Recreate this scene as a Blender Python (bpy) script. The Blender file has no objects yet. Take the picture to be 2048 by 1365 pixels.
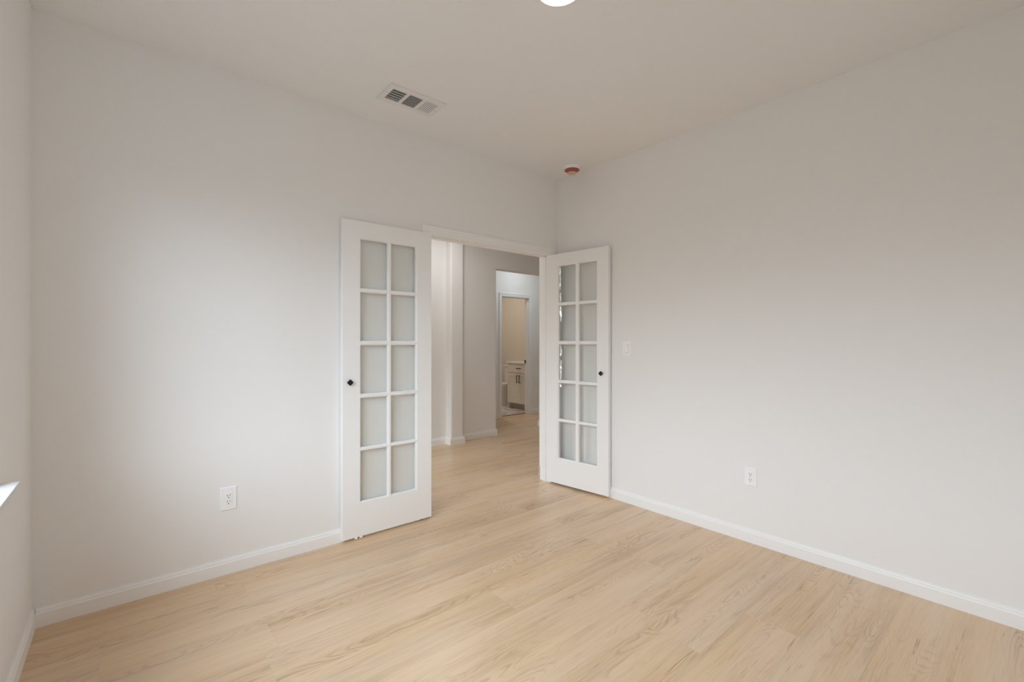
import bpy, bmesh, math, random
from mathutils import Vector, Matrix
random.seed(7)
scn = bpy.context.scene
COL = scn.collection

# ------------------------------------------------------------------ camera
CAM_Z = 1.2625
F_PX = 907.0
YAW = math.atan2(2096 - 1024, F_PX)          # angle between the optical axis and the back wall's direction (+X)
cam_d = bpy.data.cameras.new('camera')
cam_d.sensor_fit = 'HORIZONTAL'
cam_d.sensor_width = 36.0
cam_d.lens = F_PX / 2048 * 36.0
cam_d.shift_y = -(682.5 - 685.0) / 2048
cam_d.clip_start = 0.02
cam = bpy.data.objects.new('camera', cam_d)
COL.objects.link(cam)
cam.location = (0, 0, CAM_Z)
cam.rotation_euler = (math.pi / 2, 0, -(math.pi / 2 - YAW))
scn.camera = cam

# ------------------------------------------------------------------ world, light, exposure
scn.view_settings.view_transform = 'Standard'
scn.view_settings.look = 'None'
scn.view_settings.gamma = 1.0
scn.view_settings.use_curve_mapping = False
scn.view_settings.exposure = 0.0
scn.cycles.max_bounces = 16
scn.cycles.diffuse_bounces = 10
scn.cycles.glossy_bounces = 6
scn.cycles.transparent_max_bounces = 16
scn.cycles.caustics_reflective = False
scn.cycles.caustics_refractive = False

w = bpy.data.worlds.new('daylight')
scn.world = w
w.use_nodes = True
nt = w.node_tree
nt.nodes.clear()
wo = nt.nodes.new('ShaderNodeOutputWorld')
bg = nt.nodes.new('ShaderNodeBackground')
bg.inputs['Strength'].default_value = 9.7
tc = nt.nodes.new('ShaderNodeTexCoord')
sx = nt.nodes.new('ShaderNodeSeparateXYZ')
rp = nt.nodes.new('ShaderNodeValToRGB')
mp = nt.nodes.new('ShaderNodeMapRange')       # sine of the elevation, -0.3 .. 0.7, to 0 .. 1
mp.inputs['From Min'].default_value = -0.3
mp.inputs['From Max'].default_value = 0.7
# ground, the fence and houses opposite, then open sky
stops = [(0.25, (0.105, 0.106, 0.110)), (0.325, (0.17, 0.18, 0.195)), (0.52, (0.92, 1.03, 1.18)), (1.0, (0.96, 1.09, 1.26))]
els = rp.color_ramp.elements
els[0].position, els[0].color = stops[0][0], (*stops[0][1], 1)
els[1].position, els[1].color = stops[-1][0], (*stops[-1][1], 1)
for p_, c_ in stops[1:-1]:
    e_ = els.new(p_)
    e_.color = (*c_, 1)
nt.links.new(tc.outputs['Generated'], sx.inputs[0])
nt.links.new(sx.outputs['Z'], mp.inputs['Value'])
nt.links.new(mp.outputs[0], rp.inputs[0])
nt.links.new(rp.outputs[0], bg.inputs['Color'])
nt.links.new(bg.outputs[0], wo.inputs['Surface'])

WIN_Y0, WIN_Y1, WIN_Z0, WIN_Z1 = 0.36, 2.195, 0.79, 2.27
LEFT_X, BACK_Y, RIGHT_X, NEAR_Y, CEIL = -0.325, 2.895, 3.0, -0.28, 2.74
HALL_X = 0.9         # left end of the hall, holds the added unseen window


def area(name, loc, rot, sx_, sy_, power, color=(1, 1, 1), portal=False, shape='RECTANGLE'):
    d = bpy.data.lights.new(name, 'AREA')
    d.shape = shape
    d.size = sx_
    d.size_y = sy_
    d.energy = power
    d.color = color
    if portal:
        d.cycles.is_portal = True
    o = bpy.data.objects.new(name, d)
    COL.objects.link(o)
    o.location = loc
    o.rotation_euler = rot
    return o


# opening of the big window, guides the daylight in
area('window_portal', (LEFT_X - 0.14, (WIN_Y0 + WIN_Y1) / 2, (WIN_Z0 + WIN_Z1) / 2), (0, -math.pi / 2, 0),
     WIN_Z1 - WIN_Z0, WIN_Y1 - WIN_Y0, 1, portal=True)
area('added_window_portal', (HALL_X - 0.10, 4.275, 0.75), (0, -math.pi / 2, 0), 1.3, 0.75, 1, portal=True)  # portal of the unseen window added to light the hall
# unseen ceiling lamps, added to light the rooms beyond
area('hall_fill', (2.65, 4.10, 2.70), (0, 0, 0), 0.25, 0.25, 8.5, (0.95, 0.97, 1.0), shape='DISK')  # fill light added to brighten the hall
area('vestibule_lamp', (5.0, 5.35, 2.70), (0, 0, 0), 0.25, 0.25, 4.5, (0.88, 0.95, 1.0), shape='DISK')
area('bathroom_lamp', (5.2, 7.0, 2.70), (0, 0, 0), 0.25, 0.25, 8, (1.0, 0.91, 0.82), shape='DISK')


# ------------------------------------------------------------------ materials
def principled(name, col, rough=0.5, metal=0.0, spec=0.5):
    m = bpy.data.materials.new(name)
    m.use_nodes = True
    b = m.node_tree.nodes['Principled BSDF']
    b.inputs['Base Color'].default_value = (*col, 1)
    b.inputs['Roughness'].default_value = rough
    b.inputs['Metallic'].default_value = metal
    b.inputs['Specular IOR Level'].default_value = spec
    return m


class N:
    """tiny helper for node trees"""
    def __init__(self, m):
        self.t = m.node_tree
        self.b = self.t.nodes.get('Principled BSDF')

    def new(self, typ, **kw):
        n = self.t.nodes.new(typ)
        for k, v in kw.items():
            setattr(n, k, v)
        return n

    def link(self, a, b):
        self.t.links.new(a, b)

    def math(self, op, a, b=None, c=None):
        n = self.new('ShaderNodeMath', operation=op)
        for i, v in enumerate((a, b, c)):
            if v is None:
                continue
            if isinstance(v, (int, float)):
                n.inputs[i].default_value = v
            else:
                self.link(v, n.inputs[i])
        return n.outputs[0]


def plaster(name, col, bump=0.12, scale=95.0, rough=0.75):
    m = principled(name, col, rough, spec=0.25)
    n = N(m)
    geo = n.new('ShaderNodeNewGeometry')
    no = n.new('ShaderNodeTexNoise')
    no.inputs['Scale'].default_value = scale
    no.inputs['Detail'].default_value = 3
    no.inputs['Roughness'].default_value = 0.55
    n.link(geo.outputs['Position'], no.inputs['Vector'])
    bp = n.new('ShaderNodeBump')
    bp.inputs['Strength'].default_value = bump
    bp.inputs['Distance'].default_value = 0.004
    n.link(no.outputs['Fac'], bp.inputs['Height'])
    n.link(bp.outputs[0], n.b.inputs['Normal'])
    return m


M_WALL = plaster('wall_paint', (0.855, 0.85, 0.84))
M_CEIL = plaster('ceiling_paint', (0.855, 0.85, 0.84), 0.10, 70)
M_TRIM = principled('trim_paint', (0.89, 0.89, 0.885), 0.38)
M_DOOR = principled('door_paint', (0.90, 0.90, 0.895), 0.36)
M_BATH = plaster('bathroom_paint', (0.74, 0.69, 0.61), 0.08)
M_PLASTIC = principled('white_plastic', (0.92, 0.925, 0.93), 0.3)
M_GAP_SHADE = principled('gap_shade', (0.42, 0.42, 0.42), 0.6)
M_SLOT = principled('socket_dark', (0.06, 0.06, 0.06), 0.6)
M_BLACK = principled('black_metal', (0.012, 0.011, 0.012), 0.38, 0.3)
M_VENT = principled('vent_enamel', (0.80, 0.79, 0.785), 0.45)
M_DUCT = principled('duct_shade', (0.14, 0.14, 0.15), 0.7)
M_RED = principled('red_plastic', (0.40, 0.085, 0.095), 0.45)
M_TAN = principled('tan_plastic', (0.66, 0.50, 0.34), 0.5)
M_VINYL = principled('window_vinyl', (0.85, 0.85, 0.85), 0.4)
M_CAB = principled('cabinet_paint', (0.80, 0.75, 0.68), 0.45)
M_COUNTER = principled('counter_stone', (0.82, 0.80, 0.77), 0.25)
M_PORC = principled('porcelain', (0.80, 0.77, 0.74), 0.2)
M_KICK = principled('kick_board', (0.42, 0.35, 0.29), 0.6)
M_SILL = principled('sill_stone', (0.76, 0.77, 0.78), 0.3)
M_FILM = principled('white_film', (0.94, 0.95, 0.94), 0.22, 0.35, 0.8)
M_THRESH = principled('threshold_oak', (0.30, 0.13, 0.06), 0.5)

# glowing diffuser of the ceiling lamp
M_LENS = principled('lamp_lens', (0.9, 0.9, 0.9), 0.4)
_b = M_LENS.node_tree.nodes['Principled BSDF']
_b.inputs['Emission Color'].default_value = (1.0, 0.965, 0.91, 1)
_b.inputs['Emission Strength'].default_value = 9.0


def glass(name, tint=(0.987, 0.992, 0.985)):
    m = bpy.data.materials.new(name)
    m.use_nodes = True
    t = m.node_tree
    t.nodes.clear()
    out = t.nodes.new('ShaderNodeOutputMaterial')
    mix = t.nodes.new('ShaderNodeMixShader')
    tr = t.nodes.new('ShaderNodeBsdfTransparent')
    tr.inputs[0].default_value = (*tint, 1)
    gl = t.nodes.new('ShaderNodeBsdfGlossy')
    gl.inputs['Roughness'].default_value = 0.0
    lw = t.nodes.new('ShaderNodeLayerWeight')
    lw.inputs['Blend'].default_value = 0.5
    pw = t.nodes.new('ShaderNodeMath')
    pw.operation = 'POWER'
    pw.inputs[1].default_value = 4.0
    ma = t.nodes.new('ShaderNodeMath')
    ma.operation = 'MULTIPLY_ADD'
    ma.inputs[1].default_value = 0.8
    ma.inputs[2].default_value = 0.035
    t.links.new(lw.outputs['Facing'], pw.inputs[0])
    t.links.new(pw.outputs[0], ma.inputs[0])
    t.links.new(ma.outputs[0], mix.inputs[0])
    t.links.new(tr.outputs[0], mix.inputs[1])
    t.links.new(gl.outputs[0], mix.inputs[2])
    t.links.new(mix.outputs[0], out.inputs[0])
    return m


M_GLASS = glass('door_glass')
M_WGLASS = glass('window_glass', (0.98, 0.99, 0.985))


def oak_floor():
    m = principled('oak_planks', (0.5, 0.36, 0.23), 0.32, spec=0.6)
    n = N(m)
    geo = n.new('ShaderNodeNewGeometry')
    s = n.new('ShaderNodeSeparateXYZ')
    n.link(geo.outputs['Position'], s.inputs[0])
    X, Y = s.outputs['X'], s.outputs['Y']
    PW, PL = 0.228, 1.83
    yr = n.math('DIVIDE', Y, PW)
    row = n.math('FLOOR', yr)
    wr = n.new('ShaderNodeTexWhiteNoise', noise_dimensions='1D')
    n.link(row, wr.inputs['W'])
    xr = n.math('ADD', n.math('DIVIDE', X, PL), n.math('MULTIPLY', wr.outputs['Value'], 7.31))
    colr = n.math('FLOOR', xr)
    cid = n.new('ShaderNodeCombineXYZ')
    n.link(row, cid.inputs[0]); n.link(colr, cid.inputs[1])
    wn = n.new('ShaderNodeTexWhiteNoise', noise_dimensions='2D')
    n.link(cid.outputs[0], wn.inputs['Vector'])
    rid = wn.outputs['Value']
    rsep = n.new('ShaderNodeSeparateColor')
    n.link(wn.outputs['Color'], rsep.inputs[0])
    # per plank shifted coordinates
    ox = n.math('MULTIPLY_ADD', rsep.outputs[0], 53.0, X)
    oy = n.math('MULTIPLY_ADD', rsep.outputs[1], 29.0, Y)

    def noise(kx, ky, detail, rough=0.5, dist=0.0, z=0.0):
        c = n.new('ShaderNodeCombineXYZ')
        n.link(n.math('MULTIPLY', ox, kx), c.inputs[0])
        n.link(n.math('MULTIPLY', oy, ky), c.inputs[1])
        c.inputs[2].default_value = z
        t = n.new('ShaderNodeTexNoise')
        t.inputs['Scale'].default_value = 1.0
        t.inputs['Detail'].default_value = detail
        t.inputs['Roughness'].default_value = rough
        t.inputs['Distortion'].default_value = dist
        n.link(c.outputs[0], t.inputs['Vector'])
        return t.outputs['Fac']

    fine = noise(5.0, 160.0, 4, 0.65)
    streak = noise(1.1, 30.0, 3, 0.55, 0.2, 3.0)
    blot = noise(0.8, 5.5, 2, 0.5, 0.0, 9.0)
    # cathedral figure: contour lines of a stretched field
    fld = noise(1.35, 6.5, 2.0, 0.45, 0.35, 5.0)
    ring = n.math('SINE', n.math('MULTIPLY', fld, 150.0))
    ring = n.math('POWER', n.math('MULTIPLY_ADD', ring, 0.5, 0.5), 3.5)
    msk = n.new('ShaderNodeMapRange')
    msk.inputs['From Min'].default_value = 0.47
    msk.inputs['From Max'].default_value = 0.66
    n.link(noise(0.9, 8.0, 2, 0.5, 0.3, 14.0), msk.inputs['Value'])
    ring = n.math('MULTIPLY', ring, msk.outputs[0])
    # dark flecks
    fl = n.new('ShaderNodeMapRange')
    fl.inputs['From Min'].default_value = 0.63
    fl.inputs['From Max'].default_value = 0.78
    n.link(noise(4.0, 55.0, 3, 0.6, 0.4, 21.0), fl.inputs['Value'])
    v = n.math('MULTIPLY', fine, 0.42)
    v = n.math('MULTIPLY_ADD', streak, 0.34, v)
    v = n.math('ADD', n.math('MULTIPLY_ADD', blot, 0.46, v), 0.08)
    v = n.math('MULTIPLY_ADD', rid, 0.05, v)
    v = n.math('MULTIPLY_ADD', ring, 0.17, v)
    v = n.math('MULTIPLY_ADD', fl.outputs[0], 0.30, v)
    ramp = n.new('ShaderNodeValToRGB')
    e = ramp.color_ramp.elements
    e[0].position = 0.45; e[0].color = (0.785, 0.61, 0.425, 1)
    e[1].position = 1.0; e[1].color = (0.46, 0.30, 0.17, 1)
    k = ramp.color_ramp.elements.new(0.72); k.color = (0.70, 0.508, 0.328, 1)
    n.link(v, ramp.inputs[0])
    # greyish / pinkish wash between planks
    hs = n.new('ShaderNodeHueSaturation')
    n.link(n.math('MULTIPLY_ADD', noise(0.7, 6.0, 2, 0.5, 0.0, 31.0), 0.5, 0.75), hs.inputs['Saturation'])
    n.link(ramp.outputs[0], hs.inputs['Color'])
    # plank seams
    fy = n.math('FRACT', yr)
    ey = n.math('MULTIPLY', n.math('MINIMUM', fy, n.math('SUBTRACT', 1.0, fy)), PW)
    fx = n.math('FRACT', xr)
    ex = n.math('MULTIPLY', n.math('MINIMUM', fx, n.math('SUBTRACT', 1.0, fx)), PL)
    seam = n.math('LESS_THAN', n.math('MINIMUM', ex, ey), 0.0007)
    mx = n.new('ShaderNodeMix', data_type='RGBA')
    n.link(n.math('MULTIPLY', seam, 0.08), mx.inputs['Factor'])
    n.link(hs.outputs[0], mx.inputs['A'])
    mx.inputs['B'].default_value = (0.25, 0.16, 0.09, 1)
    n.link(mx.outputs['Result'], n.b.inputs['Base Color'])
    bp = n.new('ShaderNodeBump')
    bp.inputs['Strength'].default_value = 0.06
    bp.inputs['Distance'].default_value = 0.002
    n.link(fine, bp.inputs['Height'])
    n.link(bp.outputs[0], n.b.inputs['Normal'])
    return m


M_OAK = oak_floor()


def marble_tile():
    m = principled('marble_tile', (0.75, 0.72, 0.68), 0.2)
    n = N(m)
    geo = n.new('ShaderNodeNewGeometry')
    no = n.new('ShaderNodeTexNoise')
    no.inputs['Scale'].default_value = 3.0
    no.inputs['Detail'].default_value = 6
    no.inputs['Distortion'].default_value = 1.6
    n.link(geo.outputs['Position'], no.inputs['Vector'])
    ramp = n.new('ShaderNodeValToRGB')
    e = ramp.color_ramp.elements
    e[0].position = 0.42; e[0].color = (0.82, 0.79, 0.76, 1)
    e[1].position = 0.60; e[1].color = (0.82, 0.79, 0.76, 1)
    k = ramp.color_ramp.elements.new(0.50); k.color = (0.50, 0.45, 0.42, 1)
    n.link(no.outputs['Fac'], ramp.inputs[0])
    br = n.new('ShaderNodeTexBrick')
    br.offset = 0.5
    br.inputs['Scale'].default_value = 1.0
    br.inputs['Brick Width'].default_value = 0.6
    br.inputs['Row Height'].default_value = 0.3
    br.inputs['Mortar Size'].default_value = 0.003
    br.inputs['Mortar'].default_value = (0.55, 0.52, 0.49, 1)
    n.link(geo.outputs['Position'], br.inputs['Vector'])
    n.link(ramp.outputs[0], br.inputs['Color1'])
    n.link(ramp.outputs[0], br.inputs['Color2'])
    n.link(br.outputs['Color'], n.b.inputs['Base Color'])
    return m


M_TILE = marble_tile()


# ------------------------------------------------------------------ mesh helpers
def link_obj(name, bm, mat, parent=None, loc=None, bevel=0.0, seg=2, smooth=False):
    bmesh.ops.recalc_face_normals(bm, faces=bm.faces)
    me = bpy.data.meshes.new(name)
    bm.to_mesh(me)
    bm.free()
    me.materials.append(mat)
    if smooth:
        for p in me.polygons:
            p.use_smooth = True
        try:
            me.set_sharp_from_angle(angle=math.radians(38))
        except Exception:
            pass
    o = bpy.data.objects.new(name, me)
    COL.objects.link(o)
    if parent is not None:
        o.parent = parent
    if loc is not None:
        o.location = loc
    if bevel > 0:
        md = o.modifiers.new('bevel', 'BEVEL')
        md.width = bevel
        md.segments = seg
        md.limit_method = 'ANGLE'
        md.angle_limit = math.radians(40)
    return o


def box(bm, x0, x1, y0, y1, z0, z1):
    vs = [bm.verts.new(p) for p in ((x0, y0, z0), (x1, y0, z0), (x1, y1, z0), (x0, y1, z0),
                                    (x0, y0, z1), (x1, y0, z1), (x1, y1, z1), (x0, y1, z1))]
    for f in ((0, 1, 2, 3), (4, 5, 6, 7), (0, 1, 5, 4), (1, 2, 6, 5), (2, 3, 7, 6), (3, 0, 4, 7)):
        bm.faces.new([vs[i] for i in f])


def mapped(bm, fn):
    for v in bm.verts:
        v.co = fn(v.co)


def lathe(bm, prof, n=48, fn=None):
    """prof: list of (radius, z) turned about z"""
    rings = []
    for r, z in prof:
        if r < 1e-6:
            rings.append([bm.verts.new((0, 0, z))])
        else:
            rings.append([bm.verts.new((r * math.cos(2 * math.pi * i / n), r * math.sin(2 * math.pi * i / n), z)) for i in range(n)])
    for a, b in zip(rings, rings[1:]):
        for i in range(n):
            j = (i + 1) % n
            q = [a[i % len(a)], a[j % len(a)], b[j % len(b)], b[i % len(b)]]
            q2 = []
            for v in q:
                if v not in q2:
                    q2.append(v)
            if len(q2) >= 3:
                bm.faces.new(q2)


def sweep(bm, pts, prof, closed_ends=True):
    """Run a profile [(offset, z)...] along a floor path; offset grows to the LEFT of the path. Mitred corners."""
    pts = [Vector(p) for p in pts]
    nrm = []
    for i in range(len(pts) - 1):
        d = (pts[i + 1] - pts[i]).normalized()
        nrm.append(Vector((-d.y, d.x)))
    rows = []
    for i, p in enumerate(pts):
        if i == 0:
            m = nrm[0]
        elif i == len(pts) - 1:
            m = nrm[-1]
        else:
            s = nrm[i - 1] + nrm[i]
            m = s / max(1e-6, (1 + nrm[i - 1].dot(nrm[i])))
        rows.append([bm.verts.new((p.x + m.x * o, p.y + m.y * o, z)) for o, z in prof])
    k = len(prof)
    for a, b in zip(rows, rows[1:]):
        for i in range(k):
            j = (i + 1) % k
            bm.faces.new([a[i], a[j], b[j], b[i]])
    if closed_ends:
        bm.faces.new(rows[0])
        bm.faces.new(list(reversed(rows[-1])))


def tag(o, label, cat, group=None, kind=None):
    o['label'] = label
    o['category'] = cat
    if group:
        o['group'] = group
    if kind:
        o['kind'] = kind
    return o


def empty(name, loc, label, cat, group=None, kind=None):
    o = bpy.data.objects.new(name, None)
    o.empty_display_size = 0.05
    COL.objects.link(o)
    o.location = loc
    return tag(o, label, cat, group, kind)


def struct(name, bm, mat, label, cat, bevel=0.0, seg=2):
    o = link_obj(name, bm, mat, bevel=bevel, seg=seg)
    return tag(o, label, cat, kind='structure')


def wall_with_hole(axis, a0, a1, t0, t1, z0, z1, h):
    """A wall slab along x ('x') or y ('y') with a rectangular hole h=(h0,h1,hz0,hz1), one clean closed mesh."""
    bm = bmesh.new()
    us = [a0, h[0], h[1], a1]
    zs = [z0, h[2], h[3], z1] if h[2] > z0 else [z0, h[3], z1]
    hole_row = 1 if h[2] > z0 else 0
    cache = {}

    def V(u, t, z):
        k = (round(u, 6), round(t, 6), round(z, 6))
        if k not in cache:
            cache[k] = bm.verts.new((u, t, z) if axis == 'x' else (t, u, z))
        return cache[k]
    for i in range(3):
        for j in range(len(zs) - 1):
            if i == 1 and j == hole_row:
                continue
            for t in (t0, t1):
                bm.faces.new([V(us[i], t, zs[j]), V(us[i + 1], t, zs[j]), V(us[i + 1], t, zs[j + 1]), V(us[i], t, zs[j + 1])])
    def strip(p, q):
        bm.faces.new([V(p[0], t0, p[1]), V(q[0], t0, q[1]), V(q[0], t1, q[1]), V(p[0], t1, p[1])])
    r = hole_row
    strip((h[0], zs[r]), (h[0], zs[r + 1])); strip((h[1], zs[r]), (h[1], zs[r + 1]))
    strip((h[0], h[3]), (h[1], h[3]))
    if h[2] > z0:
        strip((h[0], h[2]), (h[1], h[2]))
        for i in range(3):
            strip((us[i], z0), (us[i + 1], z0))
    else:
        strip((us[0], z0), (us[1], z0)); strip((us[2], z0), (us[3], z0))
    for i in range(3):
        strip((us[i], z1), (us[i + 1], z1))
    for j in range(len(zs) - 1):
        strip((a0, zs[j]), (a0, zs[j + 1])); strip((a1, zs[j]), (a1, zs[j + 1]))
    return bm


def simple(*b):
    bm = bmesh.new()
    box(bm, *b)
    return bm


# ------------------------------------------------------------------ room shell
HALL_Y = 4.847       # far wall of the hall
VEST_Y = 5.90        # far wall of the vestibule (bathroom door in it)
X0, X1, Y1 = -0.72, 6.32, 7.95
struct('floor', simple(X0, X1, -0.43, VEST_Y + 0.10, -0.12, 0), M_OAK, 'light oak plank floor running from the room into the hall', 'floor')
struct('floor_bathroom', simple(4.3, X1, VEST_Y + 0.10, Y1, -0.12, 0.0), M_TILE, 'marble-look tile floor of the bathroom beyond the hall', 'floor')
struct('ceiling', simple(X0, X1, -0.43, Y1, CEIL, CEIL + 0.12), M_CEIL, 'plain off-white ceiling with fine texture', 'ceiling')
struct('wall_left', wall_with_hole('y', -0.43, BACK_Y + 0.12, LEFT_X - 0.15, LEFT_X, 0, CEIL, (WIN_Y0, WIN_Y1, WIN_Z0, WIN_Z1)), M_WALL,
       'left wall with the window, at the photo edge', 'wall', bevel=0.014, seg=4)
OP_L, OP_R, OP_T = 1.648, 2.910, 2.062      # rough opening of the double door
JT = 0.017
WB = BACK_Y + 0.125
struct('wall_back', wall_with_hole('x', LEFT_X - 0.15, RIGHT_X, BACK_Y, WB, 0, CEIL, (OP_L, OP_R, 0, OP_T)), M_WALL,
       'back wall with the double glass doors', 'wall')
struct('wall_right', simple(RIGHT_X, RIGHT_X + 0.12, -0.43, WB, 0, CEIL), M_WALL, 'long plain right wall with switch and outlet', 'wall')
struct('wall_near', simple(LEFT_X, RIGHT_X, NEAR_Y - 0.15, NEAR_Y, 0, CEIL), M_WALL, 'wall behind the camera', 'wall')
struct('wall_hall_near', simple(2.994, X1 - 0.12, WB, WB + 0.12, 0, CEIL), M_WALL, 'hall wall stub just right of the double doorway', 'wall', bevel=0.008, seg=3)
PAS_L, PAS_R, PAS_T = 3.820, 4.735, 2.262
struct('wall_hall', wall_with_hole('x', HALL_X - 0.12, X1 - 0.12, HALL_Y, HALL_Y + 0.125, 0, CEIL, (PAS_L, PAS_R, 0, PAS_T)), M_WALL,
       'far hall wall with the cased-free passage', 'wall', bevel=0.012, seg=4)
PIL0, PIL1, PILY = 3.022, 3.212, 4.735
struct('wall_pilaster', simple(PIL0, PIL1, PILY, HALL_Y + 0.02, 0, CEIL), M_WALL, 'shallow rounded pilaster on the far hall wall', 'wall', bevel=0.022, seg=5)
struct('wall_hall_left', wall_with_hole('y', WB, HALL_Y, HALL_X - 0.12, HALL_X, 0, CEIL, (3.90, 4.65, 0.10, 1.40)), M_WALL, 'left end wall of the hall with an added, unseen window', 'wall')
win2 = empty('window_added', (HALL_X - 0.06, 4.275, 0.10), 'unseen window added at the left end of the hall to light it', 'window', kind='structure')  # unseen window, added to bring daylight into the hall from the left
bm = bmesh.new()
for b in ((3.90, 3.95, 0.10, 1.40), (4.60, 4.65, 0.10, 1.40), (3.95, 4.60, 0.10, 0.15), (3.95, 4.60, 1.35, 1.40), (3.95, 4.60, 0.73, 0.77)):
    box(bm, HALL_X - 0.09, HALL_X - 0.03, *b)
mapped(bm, lambda c: c - Vector(win2.location))
link_obj('window_frame', bm, M_VINYL, win2, bevel=0.003)
bm = bmesh.new()
box(bm, HALL_X - 0.065, HALL_X - 0.059, 3.95, 4.60, 0.15, 0.73)
box(bm, HALL_X - 0.065, HALL_X - 0.059, 3.95, 4.60, 0.77, 1.35)
mapped(bm, lambda c: c - Vector(win2.location))
link_obj('window_pane', bm, M_WGLASS, win2)
struct('wall_hall_right', simple(X1 - 0.12, X1, WB, Y1, 0, CEIL), M_BATH, 'end wall behind the vanity and the hall', 'wall')
struct('wall_vestibule_left', simple(3.3, 3.42, HALL_Y + 0.125, VEST_Y, 0, CEIL), M_WALL, 'left wall of the small vestibule', 'wall')
BD_L, BD_R, BD_T = 4.750, 5.405, 2.048
struct('wall_vestibule', wall_with_hole('x', 3.3, X1 - 0.12, VEST_Y, VEST_Y + 0.12, 0, CEIL, (BD_L, BD_R, 0, BD_T)), M_WALL,
       'vestibule wall with the bathroom doorway', 'wall')
struct('wall_bathroom_left', simple(4.3, 4.42, VEST_Y + 0.12, Y1 - 0.15, 0, CEIL), M_BATH, 'left wall of the bathroom', 'wall')
struct('wall_bathroom_far', simple(4.3, X1 - 0.12, Y1 - 0.15, Y1, 0, CEIL), M_BATH, 'far wall of the bathroom', 'wall')

# baseboards
BBP = [(0, 0), (0.0135, 0), (0.0135, 0.060), (0.0115, 0.0645), (0.0095, 0.066), (0.0095, 0.071), (0.0075, 0.077), (0.0045, 0.080), (0.004, 0.085), (0, 0.085)]


def baseboard(name, pts, label):
    bm = bmesh.new()
    sweep(bm, pts, BBP)
    return struct(name, bm, M_TRIM, label, 'baseboard')


baseboard('baseboard_left', [(LEFT_X, BACK_Y), (LEFT_X, NEAR_Y)], 'white baseboard along the left wall')
baseboard('baseboard_back', [(1.585, BACK_Y), (LEFT_X + 0.0135, BACK_Y)], 'white baseboard along the back wall left of the doors')
baseboard('baseboard_right', [(RIGHT_X, NEAR_Y), (RIGHT_X, BACK_Y)], 'white baseboard along the right wall')
baseboard('baseboard_hall_near', [(2.994, WB), (2.994, WB + 0.12), (X1 - 0.12, WB + 0.12)][::-1], 'white baseboard end on the hall side of the doorway')
baseboard('baseboard_hall', [(HALL_X, HALL_Y), (PIL0, HALL_Y), (PIL0, PILY), (PIL1, PILY), (PIL1, HALL_Y), (PAS_L, HALL_Y), (PAS_L, HALL_Y + 0.125), (3.42, HALL_Y + 0.125)][::-1],
          'white baseboard wrapping the pilaster on the far hall wall')
baseboard('baseboard_hall_right', [(5.9, HALL_Y + 0.125), (PAS_R, HALL_Y + 0.125), (PAS_R, HALL_Y), (X1 - 0.12, HALL_Y)][::-1],
          'white baseboard right of the hall passage')
baseboard('baseboard_vestibule_left', [(BD_L - 0.045, VEST_Y), (3.42, VEST_Y)], 'white baseboard left of the bathroom door casing')
baseboard('baseboard_vestibule_right', [(X1 - 0.12, VEST_Y), (BD_R + 0.045, VEST_Y)], 'white baseboard right of the bathroom door casing')


def casing(bm, y, ydir, xl, xr, ztop, wid=0.057, proud=0.014):
    """colonial casing round an opening: backband, flat and inner bead; y is the wall face, ydir points out of it"""
    for (a, b, d) in ((0.0, 0.018, 0.7), (0.016, wid - 0.014, 0.85), (wid - 0.016, wid, 1.15)):
        y0, y1 = sorted((y, y + ydir * proud * d))
        box(bm, xl - b, xl - a, y0, y1, 0, ztop + b)
        box(bm, xr + a, xr + b, y0, y1, 0, ztop + b)
        box(bm, xl - a, xr + a, y0, y1, ztop + a, ztop + b)


# casing and jambs of the double door
JL, JR, JTOP = OP_L + JT, OP_R - JT, OP_T - JT
bm = bmesh.new()
casing(bm, BACK_Y, -1, JL - 0.004, JR + 0.004, JTOP + 0.004)
o = struct('trim_1', bm, M_TRIM, 'white casing and head trim around the double doorway', 'door trim', bevel=0.0025)
bm = bmesh.new()
box(bm, OP_L, JL, BACK_Y - 0.002, WB + 0.002, 0, OP_T)
box(bm, JR, OP_R, BACK_Y - 0.002, WB + 0.002, 0, OP_T)
box(bm, JL, JR, BACK_Y - 0.002, WB + 0.002, JTOP, OP_T)
link_obj('jamb', bm, M_TRIM, o, bevel=0.0015)
bm = bmesh.new()
box(bm, JL, JL + 0.010, BACK_Y + 0.045, BACK_Y + 0.080, 0, JTOP)
box(bm, JR - 0.010, JR, BACK_Y + 0.045, BACK_Y + 0.080, 0, JTOP)
box(bm, JL, JR, BACK_Y + 0.045, BACK_Y + 0.080, JTOP - 0.010, JTOP)
link_obj('door_stop', bm, M_TRIM, o, bevel=0.0015)

# casing and jambs of the bathroom door
bl, brr, bt = BD_L + JT, BD_R - JT, BD_T - JT
bm = bmesh.new()
casing(bm, VEST_Y, -1, bl - 0.004, brr + 0.004, bt + 0.004)
o = struct('trim_2', bm, M_TRIM, 'white casing around the bathroom doorway', 'door trim', bevel=0.002)
bm = bmesh.new()
box(bm, BD_L, bl, VEST_Y - 0.002, VEST_Y + 0.122, 0, BD_T)
box(bm, brr, BD_R, VEST_Y - 0.002, VEST_Y + 0.122, 0, BD_T)
box(bm, bl, brr, VEST_Y - 0.002, VEST_Y + 0.122, bt, BD_T)
link_obj('jamb', bm, M_TRIM, o, bevel=0.0015)
bm = bmesh.new()
box(bm, brr - 0.010, brr, VEST_Y + 0.035, VEST_Y + 0.075, 0, bt)
box(bm, bl, bl + 0.010, VEST_Y + 0.035, VEST_Y + 0.075, 0, bt)
box(bm, bl, brr, VEST_Y + 0.035, VEST_Y + 0.075, bt - 0.010, bt)
link_obj('door_stop', bm, M_TRIM, o, bevel=0.0015)
bm = bmesh.new()
box(bm, brr - 0.0025, brr, VEST_Y + 0.085, VEST_Y + 0.121, 0.885, 0.945)
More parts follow.
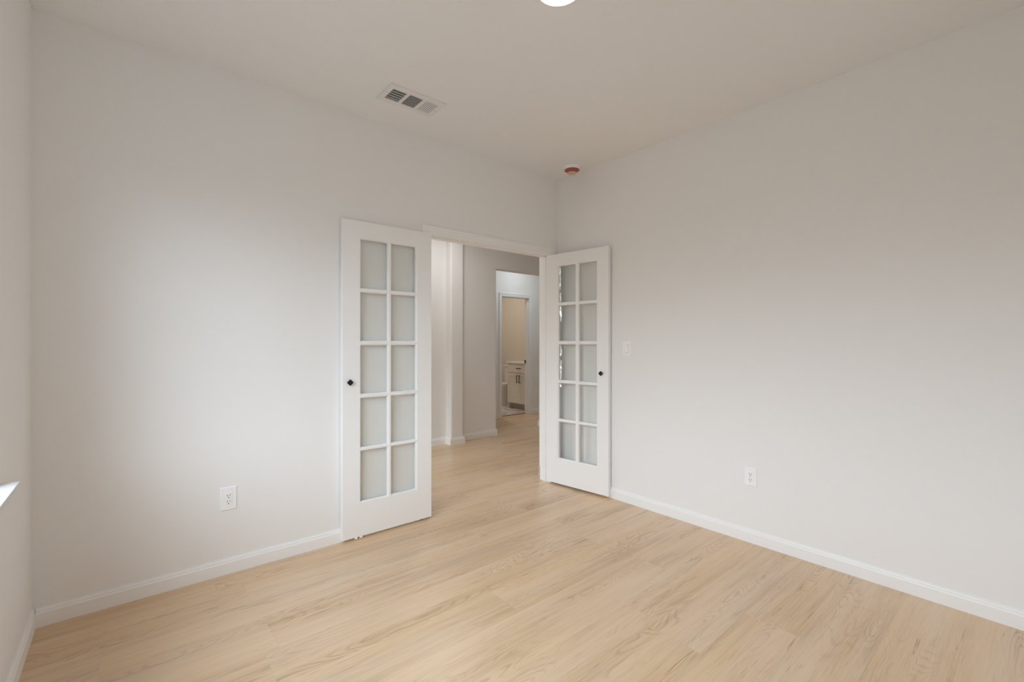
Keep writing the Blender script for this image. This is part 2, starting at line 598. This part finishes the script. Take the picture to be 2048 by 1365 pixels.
link_obj('strike_plate', bm, M_BLACK, o)['label'] = 'black strike plate'
struct('trim_3', simple(bl, brr, VEST_Y + 0.085, VEST_Y + 0.135, 0.0, 0.006), M_THRESH, 'dark brown threshold strip in the bathroom doorway', 'threshold', bevel=0.002)

# window in the left wall (three units of white vinyl), mostly outside the frame
wx0, wx1 = LEFT_X - 0.135, LEFT_X - 0.075
win = empty('window_1', (LEFT_X - 0.10, (WIN_Y0 + WIN_Y1) / 2, WIN_Z0), 'white twin window in the left wall, just outside the photo', 'window', kind='structure')


def rel(o_, bm):
    L = Vector(o_.location)
    mapped(bm, lambda c: c - L)
    return bm


bm = bmesh.new()
fw = 0.045
box(bm, wx0, wx1, WIN_Y0, WIN_Y1, WIN_Z0, WIN_Z0 + fw)
box(bm, wx0, wx1, WIN_Y0, WIN_Y1, WIN_Z1 - fw, WIN_Z1)
NU = 2
third = (WIN_Y1 - WIN_Y0) / NU
for k in range(NU + 1):
    yc = WIN_Y0 + third * k
    a, b = (yc, yc + fw) if k == 0 else ((yc - fw, yc) if k == NU else (yc - fw, yc + fw))
    box(bm, wx0, wx1, a, b, WIN_Z0 + fw, WIN_Z1 - fw)
zm = (WIN_Z0 + WIN_Z1) / 2
for k in range(NU):
    box(bm, wx0 + 0.01, wx1 - 0.005, WIN_Y0 + third * k + fw, WIN_Y0 + third * (k + 1) - fw, zm - 0.022, zm + 0.022)
link_obj('window_frame', rel(win, bm), M_VINYL, win, bevel=0.003)
for k in range(NU):
    bm = bmesh.new()
    a, b = WIN_Y0 + third * k + fw, WIN_Y0 + third * (k + 1) - fw
    box(bm, wx0 + 0.025, wx0 + 0.031, a, b, WIN_Z0 + fw, zm - 0.022)
    box(bm, wx0 + 0.025, wx0 + 0.031, a, b, zm + 0.022, WIN_Z1 - fw)
    link_obj('window_pane', rel(win, bm), M_WGLASS, win)

bm = bmesh.new()
box(bm, wx1 - 0.005, LEFT_X + 0.002, WIN_Y0, WIN_Y1, WIN_Z0 - 0.003, WIN_Z0 + 0.001)
box(bm, LEFT_X, LEFT_X + 0.045, WIN_Y0 - 0.062, WIN_Y1 + 0.062, WIN_Z0 - 0.020, WIN_Z0 + 0.001)
link_obj('window_sill', rel(win, bm), M_SILL, win, bevel=0.003)['label'] = 'white projecting window sill'


# ------------------------------------------------------------------ French door leaves
GX_T, GZ_T = 0.035, None


def door_leaf(name, hinge, ex, ey, width, gx, gz, z0, z1, label, knob_x, knob_z, film=False):
    """hinge: floor point of the visible face at the hinge; ex: from hinge to free edge; ey: from the visible face into the leaf.
    gx: [(l, r), (l, r)] clear glass spans; gz: [(bottom, top)...] clear glass spans."""
    T = 0.035
    ex, ey = Vector((*ex, 0)).normalized(), Vector((*ey, 0)).normalized()
    root = empty(name, (hinge[0], hinge[1], 0), label, 'door', kind='structure')

    def mp_(c):
        return ex * c.x + ey * c.y + Vector((0, 0, c.z))
    # --- stiles, rails and muntins as one moulded frame
    bm = bmesh.new()
    E_ = 0.0085
    xs = [0.0]
    for l, r in gx:
        xs += [l - E_, r + E_]
    xs.append(width)
    zs = [z0]
    for b, t in gz:
        zs += [b - E_, t + E_]
    zs.append(z1)
    cache = {}

    def V(x, y, z):
        k = (round(x, 6), round(y, 6), round(z, 6))
        if k not in cache:
            cache[k] = bm.verts.new((x, y, z))
        return cache[k]
    for y in (0, T):
        for i in range(len(xs) - 1):
            for j in range(len(zs) - 1):
                if i % 2 == 1 and j % 2 == 1:
                    continue
                bm.faces.new([V(xs[i], y, zs[j]), V(xs[i + 1], y, zs[j]), V(xs[i + 1], y, zs[j + 1]), V(xs[i], y, zs[j + 1])])
    for i in range(len(xs) - 1):
        for z in (z0, z1):
            bm.faces.new([V(xs[i], 0, z), V(xs[i + 1], 0, z), V(xs[i + 1], T, z), V(xs[i], T, z)])
    for j in range(len(zs) - 1):
        for x in (0.0, width):
            bm.faces.new([V(x, 0, zs[j]), V(x, 0, zs[j + 1]), V(x, T, zs[j + 1]), V(x, T, zs[j])])
    ovolo = [(E_, 0.0), (0.0070, 0.0022), (0.0050, 0.0026), (0.0018, 0.0060), (0.0, 0.0105)]
    prof = ovolo + [(0.0, T / 2)] + [(0.0, T - 0.0105)] + [(a, T - y) for a, y in reversed(ovolo[:-1])]
    for l, r in gx:
        for b, t in gz:
            rings = []
            for a, y in prof:
                rings.append([V(l - a, y, b - a), V(r + a, y, b - a), V(r + a, y, t + a), V(l - a, y, t + a)])
            for p, q in zip(rings, rings[1:]):
                for i in range(4):
                    j = (i + 1) % 4
                    bm.faces.new([p[i], p[j], q[j], q[i]])
    mapped(bm, mp_)
    link_obj('door_frame', bm, M_DOOR, root)
    # --- panes
    panes = {}
    for ci, (l, r) in enumerate(gx):
        for ri, (b, t) in enumerate(gz):
            bm = bmesh.new()
            box(bm, l, r, T / 2 - 0.002, T / 2 + 0.002, b, t)
            mapped(bm, mp_)
            panes[(ci, ri)] = link_obj('glass_pane', bm, M_GLASS, root)
    # --- knob: short stem and a small black square cap set on its corner
    bm = bmesh.new()
    lathe(bm, [(0, 0), (0.009, 0), (0.006, 0.003), (0.006, 0.010), (0, 0.010)], 20)
    mapped(bm, lambda c: mp_(Vector((knob_x + c.x, -c.z, knob_z + c.y))))
    kn = link_obj('knob', bm, M_BLACK, root, smooth=True)
    kn['label'] = 'small black diamond-shaped knob'
    bm = bmesh.new()
    h = 0.0148
    n = 0
    rings = []
    for s_, y in ((0.80, -0.009), (1.0, -0.0115), (1.0, -0.0185), (0.86, -0.0215)):
        ring = []
        c_ = 0.0035
        for (sx_, sz_) in ((1, 1), (-1, 1), (-1, -1), (1, -1)):
            # clipped corner
            p1 = (sx_ * h * s_, sz_ * (h * s_ - c_)); p2 = (sx_ * (h * s_ - c_), sz_ * h * s_)
            for p in ((p1, p2) if sx_ * sz_ > 0 else (p2, p1)):
                a = math.radians(45)
                ring.append(bm.verts.new((p[0] * math.cos(a) - p[1] * math.sin(a), y, p[0] * math.sin(a) + p[1] * math.cos(a))))
        rings.append(ring)
    for p, q in zip(rings, rings[1:]):
        for i in range(8):
            j = (i + 1) % 8
            bm.faces.new([p[i], p[j], q[j], q[i]])
    bm.faces.new(rings[0]); bm.faces.new(list(reversed(rings[-1])))
    mapped(bm, lambda c: mp_(Vector((knob_x + c.x, c.y, knob_z + c.z))))
    link_obj('knob_cap', bm, M_BLACK, kn)
    return root, mp_, panes


gzL = [(0.239, 0.560), (0.587, 0.900), (0.931, 1.242), (1.273, 1.583), (1.613, 1.926)]
root, mpL, _ = door_leaf('door_1', (1.6555, 2.850), (-1, 0), (0, 1), 0.632, [(0.122, 0.303), (0.3325, 0.513)], gzL, 0.0165, 2.041,
                         'left white glazed door leaf folded back flat against the back wall', 0.5895, 1.0085)
# crumpled clear clips still stuck under the free edge
for cx_ in (0.545, 0.512):
    bm = bmesh.new()
    box(bm, cx_ - 0.010, cx_ + 0.010, 0.0, 0.010, 0.004, 0.018)
    mapped(bm, mpL)
    link_obj('bottom_clip', bm, M_PLASTIC, root, bevel=0.003)['label'] = 'small clear clip under the door edge'

gzR = [(0.245, 0.562), (0.590, 0.902), (0.932, 1.243), (1.274, 1.584), (1.614, 1.932)]
A_, B_ = Vector((2.8745, 2.914)), Vector((2.949, 2.30))
dR = (B_ - A_).normalized()
rootR, mpR, panesR = door_leaf('door_2', (A_.x, A_.y), (dR.x, dR.y), (-dR.y, dR.x), 0.633, [(0.132, 0.307), (0.347, 0.519)], gzR, 0.0175, 2.041,
                               'right white glazed door leaf opened against the right wall', 0.569, 1.0085)


def film(pane, x_c, z_a, z_b, wid, seed):
    """torn strip of protective film clinging to the glass edge"""
    rnd = random.Random(seed)
    bm = bmesh.new()
    nseg = max(3, int((z_a - z_b) / 0.022))
    rows = []
    for i in range(nseg + 1):
        z = z_a + (z_b - z_a) * i / nseg
        c = x_c + rnd.uniform(-0.004, 0.004)
        ww = wid * rnd.uniform(0.6, 1.15) * (0.35 if i in (0, nseg) else 1)
        yl, yr_ = 0.0085 + rnd.uniform(-0.003, 0.002), 0.0142
        rows.append([bm.verts.new((c - ww / 2, yl, z)), bm.verts.new((c + ww / 2, yr_, z)),
                     bm.verts.new((c + ww / 2, yr_ + 0.0008, z)), bm.verts.new((c - ww / 2, yl + 0.0008, z))])
    for p, q in zip(rows, rows[1:]):
        for i in range(4):
            j = (i + 1) % 4
            bm.faces.new([p[i], p[j], q[j], q[i]])
    bm.faces.new(rows[0]); bm.faces.new(list(reversed(rows[-1])))
    mapped(bm, mpR)
    o_ = link_obj('film_scrap', bm, M_FILM, pane)
    o_['label'] = 'torn strip of white protective film on the glass'


film(panesR[(0, 4)], 0.142, 1.930, 1.725, 0.013, 1)
film(panesR[(0, 4)], 0.146, 1.700, 1.616, 0.015, 2)
film(panesR[(0, 3)], 0.149, 1.582, 1.445, 0.014, 3)
film(panesR[(0, 2)], 0.152, 1.236, 1.140, 0.013, 4)
film(panesR[(0, 2)], 0.150, 1.105, 0.935, 0.015, 5)
film(panesR[(0, 1)], 0.148, 0.900, 0.868, 0.014, 6)


# ------------------------------------------------------------------ outlets and switch
def on_wall(o_, right, out):
    """local (u, d, z): u along the wall, d out of the wall"""
    r, n_ = Vector((*right, 0)), Vector((*out, 0))
    return lambda c: r * c.x + n_ * c.y + Vector((0, 0, c.z))


def outlet(loc, right, out, w_, h_, label):
    o_ = empty('wall_outlet', loc, label, 'outlet', 'wall outlets of the room')
    f = on_wall(o_, right, out)
    bm = bmesh.new()
    ring = lambda a, d: [bm.verts.new((sx_ * (w_ / 2 - a), d, sz_ * (h_ / 2 - a))) for sx_, sz_ in ((-1, -1), (1, -1), (1, 1), (-1, 1))]
    R_ = [ring(0, 0.0003), ring(0, 0.003), ring(0.004, 0.0062)]
    for p, q in zip(R_, R_[1:]):
        for i in range(4):
            bm.faces.new([p[i], p[(i + 1) % 4], q[(i + 1) % 4], q[i]])
    bm.faces.new(R_[0]); bm.faces.new(R_[-1])
    mapped(bm, f)
    link_obj('cover_plate', bm, M_PLASTIC, o_)
    bm = bmesh.new()
    box(bm, -0.0168, 0.0168, 0.005, 0.0085, -0.0335, 0.0335)
    mapped(bm, f)
    ins = link_obj('receptacle', bm, M_PLASTIC, o_, bevel=0.0015)
    for zc in (0.0155, -0.0175):
        for (u, dz, a, b) in ((-0.0062, 0.003, 0.0013, 0.0042), (0.0062, 0.003, 0.0013, 0.0036)):
            bm = bmesh.new()
            box(bm, u - a, u + a, 0.0078, 0.0087, zc + dz - b, zc + dz + b)
            mapped(bm, f)
            link_obj('slot', bm, M_SLOT, ins)
        bm = bmesh.new()
        lathe(bm, [(0, 0.0078), (0.0027, 0.0078), (0.0027, 0.0088), (0, 0.0088)], 14)
        mapped(bm, lambda c, zc=zc: f(Vector((c.x, c.z, zc - 0.0085 + c.y))))
        link_obj('ground_hole', bm, M_SLOT, ins)
    return o_


outlet((0.4180, BACK_Y, 0.4085), (1, 0), (0, -1), 0.079, 0.126, 'white wall outlet low on the back wall, left of the folded door')
outlet((RIGHT_X, 1.2120, 0.4130), (0, -1), (-1, 0), 0.074, 0.119, 'white wall outlet low on the long right wall')

sw = empty('light_switch', (RIGHT_X, 2.1435, 1.2115), 'white rocker light switch on the right wall beside the opened door leaf', 'light switch')
f = on_wall(sw, (0, -1), (-1, 0))
bm = bmesh.new()
ring = lambda a, d: [bm.verts.new((sx_ * (0.038 - a), d, sz_ * (0.060 - a))) for sx_, sz_ in ((-1, -1), (1, -1), (1, 1), (-1, 1))]
R_ = [ring(0, 0.0003), ring(0, 0.003), ring(0.004, 0.0062)]
for p, q in zip(R_, R_[1:]):
    for i in range(4):
        bm.faces.new([p[i], p[(i + 1) % 4], q[(i + 1) % 4], q[i]])
bm.faces.new(R_[0]); bm.faces.new(R_[-1])
mapped(bm, f)
link_obj('cover_plate', bm, M_PLASTIC, sw)
bm = bmesh.new()
box(bm, -0.0178, 0.0178, 0.0055, 0.0066, -0.0343, 0.0343)
mapped(bm, f)
link_obj('rocker_gap_shade', bm, M_GAP_SHADE, sw)  # grey backing paints the shadow in the gap round the rocker
bm = bmesh.new()
vs = [bm.verts.new(p) for p in ((-0.0165, 0.005, -0.033), (0.0165, 0.005, -0.033), (0.0165, 0.005, 0.033), (-0.0165, 0.005, 0.033),
                                (-0.0165, 0.0075, -0.033), (0.0165, 0.0075, -0.033), (0.0165, 0.0115, 0.033), (-0.0165, 0.0115, 0.033),
                                (-0.0165, 0.0078, 0.0), (0.0165, 0.0078, 0.0))]
for q in ((0, 1, 2, 3), (0, 1, 5, 4), (3, 2, 6, 7), (4, 5, 9, 8), (8, 9, 6, 7), (0, 4, 8, 7, 3), (1, 2, 6, 9, 5)):
    bm.faces.new([vs[i] for i in q])
mapped(bm, f)
link_obj('rocker', bm, M_PLASTIC, sw, bevel=0.0008)

# ------------------------------------------------------------------ ceiling: vent, smoke detector, lamp
VX0, VX1, VY0, VY1 = 1.142, 1.508, 2.408, 2.612
vent = empty('ceiling_vent', ((VX0 + VX1) / 2, (VY0 + VY1) / 2, CEIL), 'white three-way air vent in the ceiling near the double doors', 'vent')
VL = Vector(vent.location)
secs = [(1.174, 1.262), (1.280, 1.366), (1.384, 1.471)]
SY0, SY1 = 2.447, 2.574
bm = bmesh.new()
xs = [VX0, secs[0][0], secs[0][1], secs[1][0], secs[1][1], secs[2][0], secs[2][1], VX1]
ys = [VY0, SY0, SY1, VY1]
cache = {}


def VV(x, y, z):
    k = (round(x, 5), round(y, 5), round(z, 5))
    if k not in cache:
        cache[k] = bm.verts.new((x, y, z))
    return cache[k]


zf, zb = CEIL - 0.0075, CEIL - 0.0005
for i in range(7):
    for j in range(3):
        if j == 1 and i in (1, 3, 5):
            continue
        cor = []
        for x, y in ((xs[i], ys[j]), (xs[i + 1], ys[j]), (xs[i + 1], ys[j + 1]), (xs[i], ys[j + 1])):
            cor.append(VV(x, y, zf))
        bm.faces.new(cor)
for (a, b) in secs:
    c4 = [(a, SY0), (b, SY0), (b, SY1), (a, SY1)]
    for i in range(4):
        p, q = c4[i], c4[(i + 1) % 4]
        bm.faces.new([VV(*p, zf), VV(*q, zf), VV(*q, zb), VV(*p, zb)])
# sloping rim out to the ceiling
rim = [(VX0, VY0), (VX1, VY0), (VX1, VY1), (VX0, VY1)]
for i in range(7):
    for yb, s_ in ((VY0, -1), (VY1, 1)):
        bm.faces.new([VV(xs[i], yb, zf), VV(xs[i + 1], yb, zf), VV(xs[i + 1], yb, zb), VV(xs[i], yb, zb)])
for j in range(3):
    for xb in (VX0, VX1):
        bm.faces.new([VV(xb, ys[j], zf), VV(xb, ys[j + 1], zf), VV(xb, ys[j + 1], zb), VV(xb, ys[j], zb)])
mapped(bm, lambda c: c - VL)
link_obj('vent_frame', bm, M_VENT, vent)


def slat_x(bm, yc, xa, xb, ang, wd=0.010, th=0.0009, zc=CEIL - 0.0052):
    c, s_ = math.cos(ang), math.sin(ang)
    pts = [(yc + du * c - dv * s_, zc + du * s_ + dv * c) for du, dv in ((-wd / 2, -th / 2), (wd / 2, -th / 2), (wd / 2, th / 2), (-wd / 2, th / 2))]
    a = [bm.verts.new((xa, y, min(z, CEIL - 0.0003))) for y, z in pts]
    b = [bm.verts.new((xb, y, min(z, CEIL - 0.0003))) for y, z in pts]
    for i in range(4):
        bm.faces.new([a[i], a[(i + 1) % 4], b[(i + 1) % 4], b[i]])
    bm.faces.new(a); bm.faces.new(list(reversed(b)))


def slat_y(bm, xc, ya, yb, ang, wd=0.010, th=0.0009, zc=CEIL - 0.0052):
    c, s_ = math.cos(ang), math.sin(ang)
    pts = [(xc + du * c - dv * s_, zc + du * s_ + dv * c) for du, dv in ((-wd / 2, -th / 2), (wd / 2, -th / 2), (wd / 2, th / 2), (-wd / 2, th / 2))]
    a = [bm.verts.new((x, ya, min(z, CEIL - 0.0003))) for x, z in pts]
    b = [bm.verts.new((x, yb, min(z, CEIL - 0.0003))) for x, z in pts]
    for i in range(4):
        bm.faces.new([a[i], a[(i + 1) % 4], b[(i + 1) % 4], b[i]])
    bm.faces.new(a); bm.faces.new(list(reversed(b)))


# left bank opens toward the camera: you look through it at cross bars and a dark sheet behind; right bank shows its blades
banks = []
bm = bmesh.new()
for k in range(7):
    slat_y(bm, 1.174 + 0.0063 + k * 0.01257, SY0, SY1, math.radians(52), 0.0085)
for k in range(5):
    slat_x(bm, SY0 + 0.012 + k * 0.0255, secs[0][0], secs[0][1], math.radians(10), 0.010, zc=CEIL - 0.0018)
mapped(bm, lambda c: c - VL)
link_obj('louver_bank', bm, M_VENT, vent)
bm = bmesh.new()
for k in range(11):
    slat_x(bm, SY0 + 0.006 + k * 0.01155, secs[1][0], secs[1][1], math.radians(52), 0.0078)
mapped(bm, lambda c: c - VL)
link_obj('louver_bank', bm, M_VENT, vent)
bm = bmesh.new()
for k in range(7):
    slat_y(bm, 1.384 + 0.0060 + k * 0.0125, SY0, SY1, math.radians(-24), 0.0074)
mapped(bm, lambda c: c - VL)
link_obj('louver_bank', bm, M_VENT, vent)
bm = bmesh.new()
for a, b in secs:
    box(bm, a, b, SY0, SY1, CEIL - 0.0009, CEIL - 0.0002)  # dark sheet paints the shade inside the duct
mapped(bm, lambda c: c - VL)
link_obj('duct_shade_sheet', bm, M_DUCT, vent)['label'] = 'dark sheet standing for the shade of the duct behind the louvers'
for sx_, sy_ in ((1.4895, 2.515), (1.158, 2.505)):
    bm = bmesh.new()
    lathe(bm, [(0, 0.0), (0.0035, 0.0), (0.0028, -0.0015), (0, -0.002)], 14)
    mapped(bm, lambda c: c + Vector((sx_, sy_, zf)) - VL)
    link_obj('screw', bm, M_KICK, vent)

SMX, SMY = 2.853, 2.590
smoke = empty('smoke_detector', (SMX, SMY, CEIL), 'round smoke detector with red cover on the ceiling in the corner', 'smoke detector')
bm = bmesh.new()
lathe(bm, [(0, -0.0003), (0.066, -0.0003), (0.066, -0.008), (0.062, -0.014), (0.0615, -0.026), (0, -0.026)], 56)
link_obj('base', bm, M_PLASTIC, smoke, smooth=True)
bm = bmesh.new()
lathe(bm, [(0.0, -0.0255), (0.0610, -0.0255), (0.0630, -0.0275), (0.0630, -0.0300), (0.0605, -0.0315), (0.0565, -0.0310), (0.0545, -0.0335), (0.0430, -0.0385), (0.0385, -0.0450), (0.0375, -0.0490), (0.0, -0.0490)], 56)
o_ = link_obj('dust_cover', bm, M_RED, smoke, smooth=True)
o_['label'] = 'red plastic dust cover'
bm = bmesh.new()
lathe(bm, [(0.0, -0.0488), (0.0370, -0.0488), (0.0372, -0.0520), (0.0345, -0.0560), (0.0260, -0.0590), (0.0, -0.0600)], 48)
o_ = link_obj('sensor_cap', bm, M_TAN, smoke, smooth=True)
o_['label'] = 'tan round cap in the middle'

LX, LY = 1.362, 1.308
lamp = empty('ceiling_light', (LX, LY, CEIL), 'round glowing flush light in the middle of the ceiling, cut by the top edge', 'ceiling light')
bm = bmesh.new()
lathe(bm, [(0.0, -0.0003), (0.103, -0.0003), (0.103, -0.006), (0.098, -0.013), (0.0920, -0.017), (0.0895, -0.015), (0.0, -0.015)], 72)
link_obj('trim_ring', bm, M_PLASTIC, lamp, smooth=True)
bm = bmesh.new()
lathe(bm, [(0.0, -0.0148), (0.0890, -0.0148), (0.0888, -0.0170), (0.086, -0.0200), (0.078, -0.0235), (0.058, -0.0265), (0.030, -0.0280), (0.0, -0.0285)], 72)
link_obj('diffuser', bm, M_LENS, lamp, smooth=True)

# ------------------------------------------------------------------ bathroom: vanity and toilet
BX = X1 - 0.12          # wall behind the vanity
VF = 5.600              # vanity front
VYA, VYB = VEST_Y + 0.135, 6.742
VTOP = 0.855
van = empty('bathroom_vanity', ((VF + BX) / 2, (VYA + VYB) / 2, 0), 'cream bathroom vanity with black pulls seen through the far doorway', 'vanity')
vl = Vector(van.location)


def part(name, mat, parent, *boxes, bevel=0.002):
    bm = bmesh.new()
    for b in boxes:
        box(bm, *b)
    mapped(bm, lambda c: c - vl)
    return link_obj(name, bm, mat, parent, bevel=bevel)


part('body', M_CAB, van, (VF, BX - 0.003, VYA, VYB, 0.105, VTOP), (VF, BX - 0.003, VYB - 0.019, VYB, 0.0, 0.11), (VF + 0.05, BX - 0.003, VYA, VYA + 0.019, 0.0, 0.11))
part('toe_kick', M_KICK, van, (VF + 0.06, VF + 0.075, VYA + 0.019, VYB - 0.019, 0.0, 0.105))
part('countertop', M_COUNTER, van, (VF - 0.028, BX - 0.003, VYA, VYB + 0.022, VTOP, VTOP + 0.034), (BX - 0.022, BX - 0.003, VYA, VYB + 0.022, VTOP + 0.034, VTOP + 0.13), bevel=0.004)


def shaker(name, ya, yb, za, zb):
    r = 0.055
    return part(name, M_CAB, van, (VF - 0.012, VF, ya, yb, za, zb), (VF - 0.020, VF - 0.011, ya, ya + r, za, zb), (VF - 0.020, VF - 0.011, yb - r, yb, za, zb),
                (VF - 0.020, VF - 0.011, ya + r, yb - r, za, za + r), (VF - 0.020, VF - 0.011, ya + r, yb - r, zb - r, zb), bevel=0.0025)


def pull(parent, y, z, length, vertical):
    x0 = VF - 0.020
    h = length / 2
    if vertical:
        bx = [(x0 - 0.030, x0 - 0.020, y - 0.006, y + 0.006, z - h, z + h), (x0 - 0.021, x0, y - 0.005, y + 0.005, z - h, z - h + 0.012), (x0 - 0.021, x0, y - 0.005, y + 0.005, z + h - 0.012, z + h)]
    else:
        bx = [(x0 - 0.030, x0 - 0.020, y - h, y + h, z - 0.006, z + 0.006), (x0 - 0.021, x0, y - h, y - h + 0.012, z - 0.005, z + 0.005), (x0 - 0.021, x0, y + h - 0.012, y + h, z - 0.005, z + 0.005)]
    part('pull', M_BLACK, parent, *bx, bevel=0.0015)['label'] = 'black bar pull'


ymid = 6.398
dr = part('drawer', M_CAB, van, (VF - 0.020, VF, VYA + 0.012, VYB - 0.014, 0.690, 0.840), bevel=0.0025)
pull(dr, ymid, 0.772, 0.115, False)
d1 = shaker('cabinet_door', ymid + 0.0015, VYB - 0.014, 0.120, 0.672)
pull(d1, ymid + 0.036, 0.572, 0.145, True)
d2 = shaker('cabinet_door', VYA + 0.012, ymid - 0.0015, 0.120, 0.672)
pull(d2, ymid - 0.036, 0.572, 0.145, True)

TY = 7.150
wc = empty('toilet', (5.85, TY, 0), 'white toilet beside the vanity, half hidden by the doorway', 'toilet')
tl = Vector((5.85, TY, 0))


def loft(name, mat, parent, sections, n=28, smooth=True):
    """sections: (z, centre x, half length x, half width y)"""
    bm = bmesh.new()
    rows = []
    for z, cx_, a, b in sections:
        rows.append([bm.verts.new((cx_ + a * math.cos(2 * math.pi * i / n), TY + b * math.sin(2 * math.pi * i / n), z)) for i in range(n)])
    for p, q in zip(rows, rows[1:]):
        for i in range(n):
            bm.faces.new([p[i], p[(i + 1) % n], q[(i + 1) % n], q[i]])
    bm.faces.new(rows[0]); bm.faces.new(list(reversed(rows[-1])))
    mapped(bm, lambda c: c - tl)
    return link_obj(name, bm, mat, parent, smooth=smooth)


loft('bowl', M_PORC, wc, [(0.0, 5.86, 0.26, 0.125), (0.04, 5.86, 0.25, 0.115), (0.16, 5.83, 0.22, 0.105), (0.27, 5.78, 0.26, 0.145), (0.35, 5.745, 0.30, 0.180), (0.395, 5.74, 0.31, 0.185)])
loft('seat', M_PORC, wc, [(0.395, 5.74, 0.315, 0.188), (0.412, 5.74, 0.318, 0.190), (0.418, 5.74, 0.312, 0.185)])
loft('seat_lid', M_PORC, wc, [(0.418, 5.74, 0.314, 0.187), (0.432, 5.74, 0.314, 0.187), (0.440, 5.74, 0.295, 0.170)])


def tpart(name, *b, bevel=0.015):
    bm = bmesh.new()
    box(bm, *b)
    mapped(bm, lambda c: c - tl)
    return link_obj(name, bm, M_PORC, wc, bevel=bevel, seg=3)


tpart('tank', 6.010, BX - 0.01, TY - 0.205, TY + 0.205, 0.36, 0.755)
tpart('tank_lid', 5.995, BX - 0.006, TY - 0.220, TY + 0.220, 0.755, 0.790, bevel=0.01)
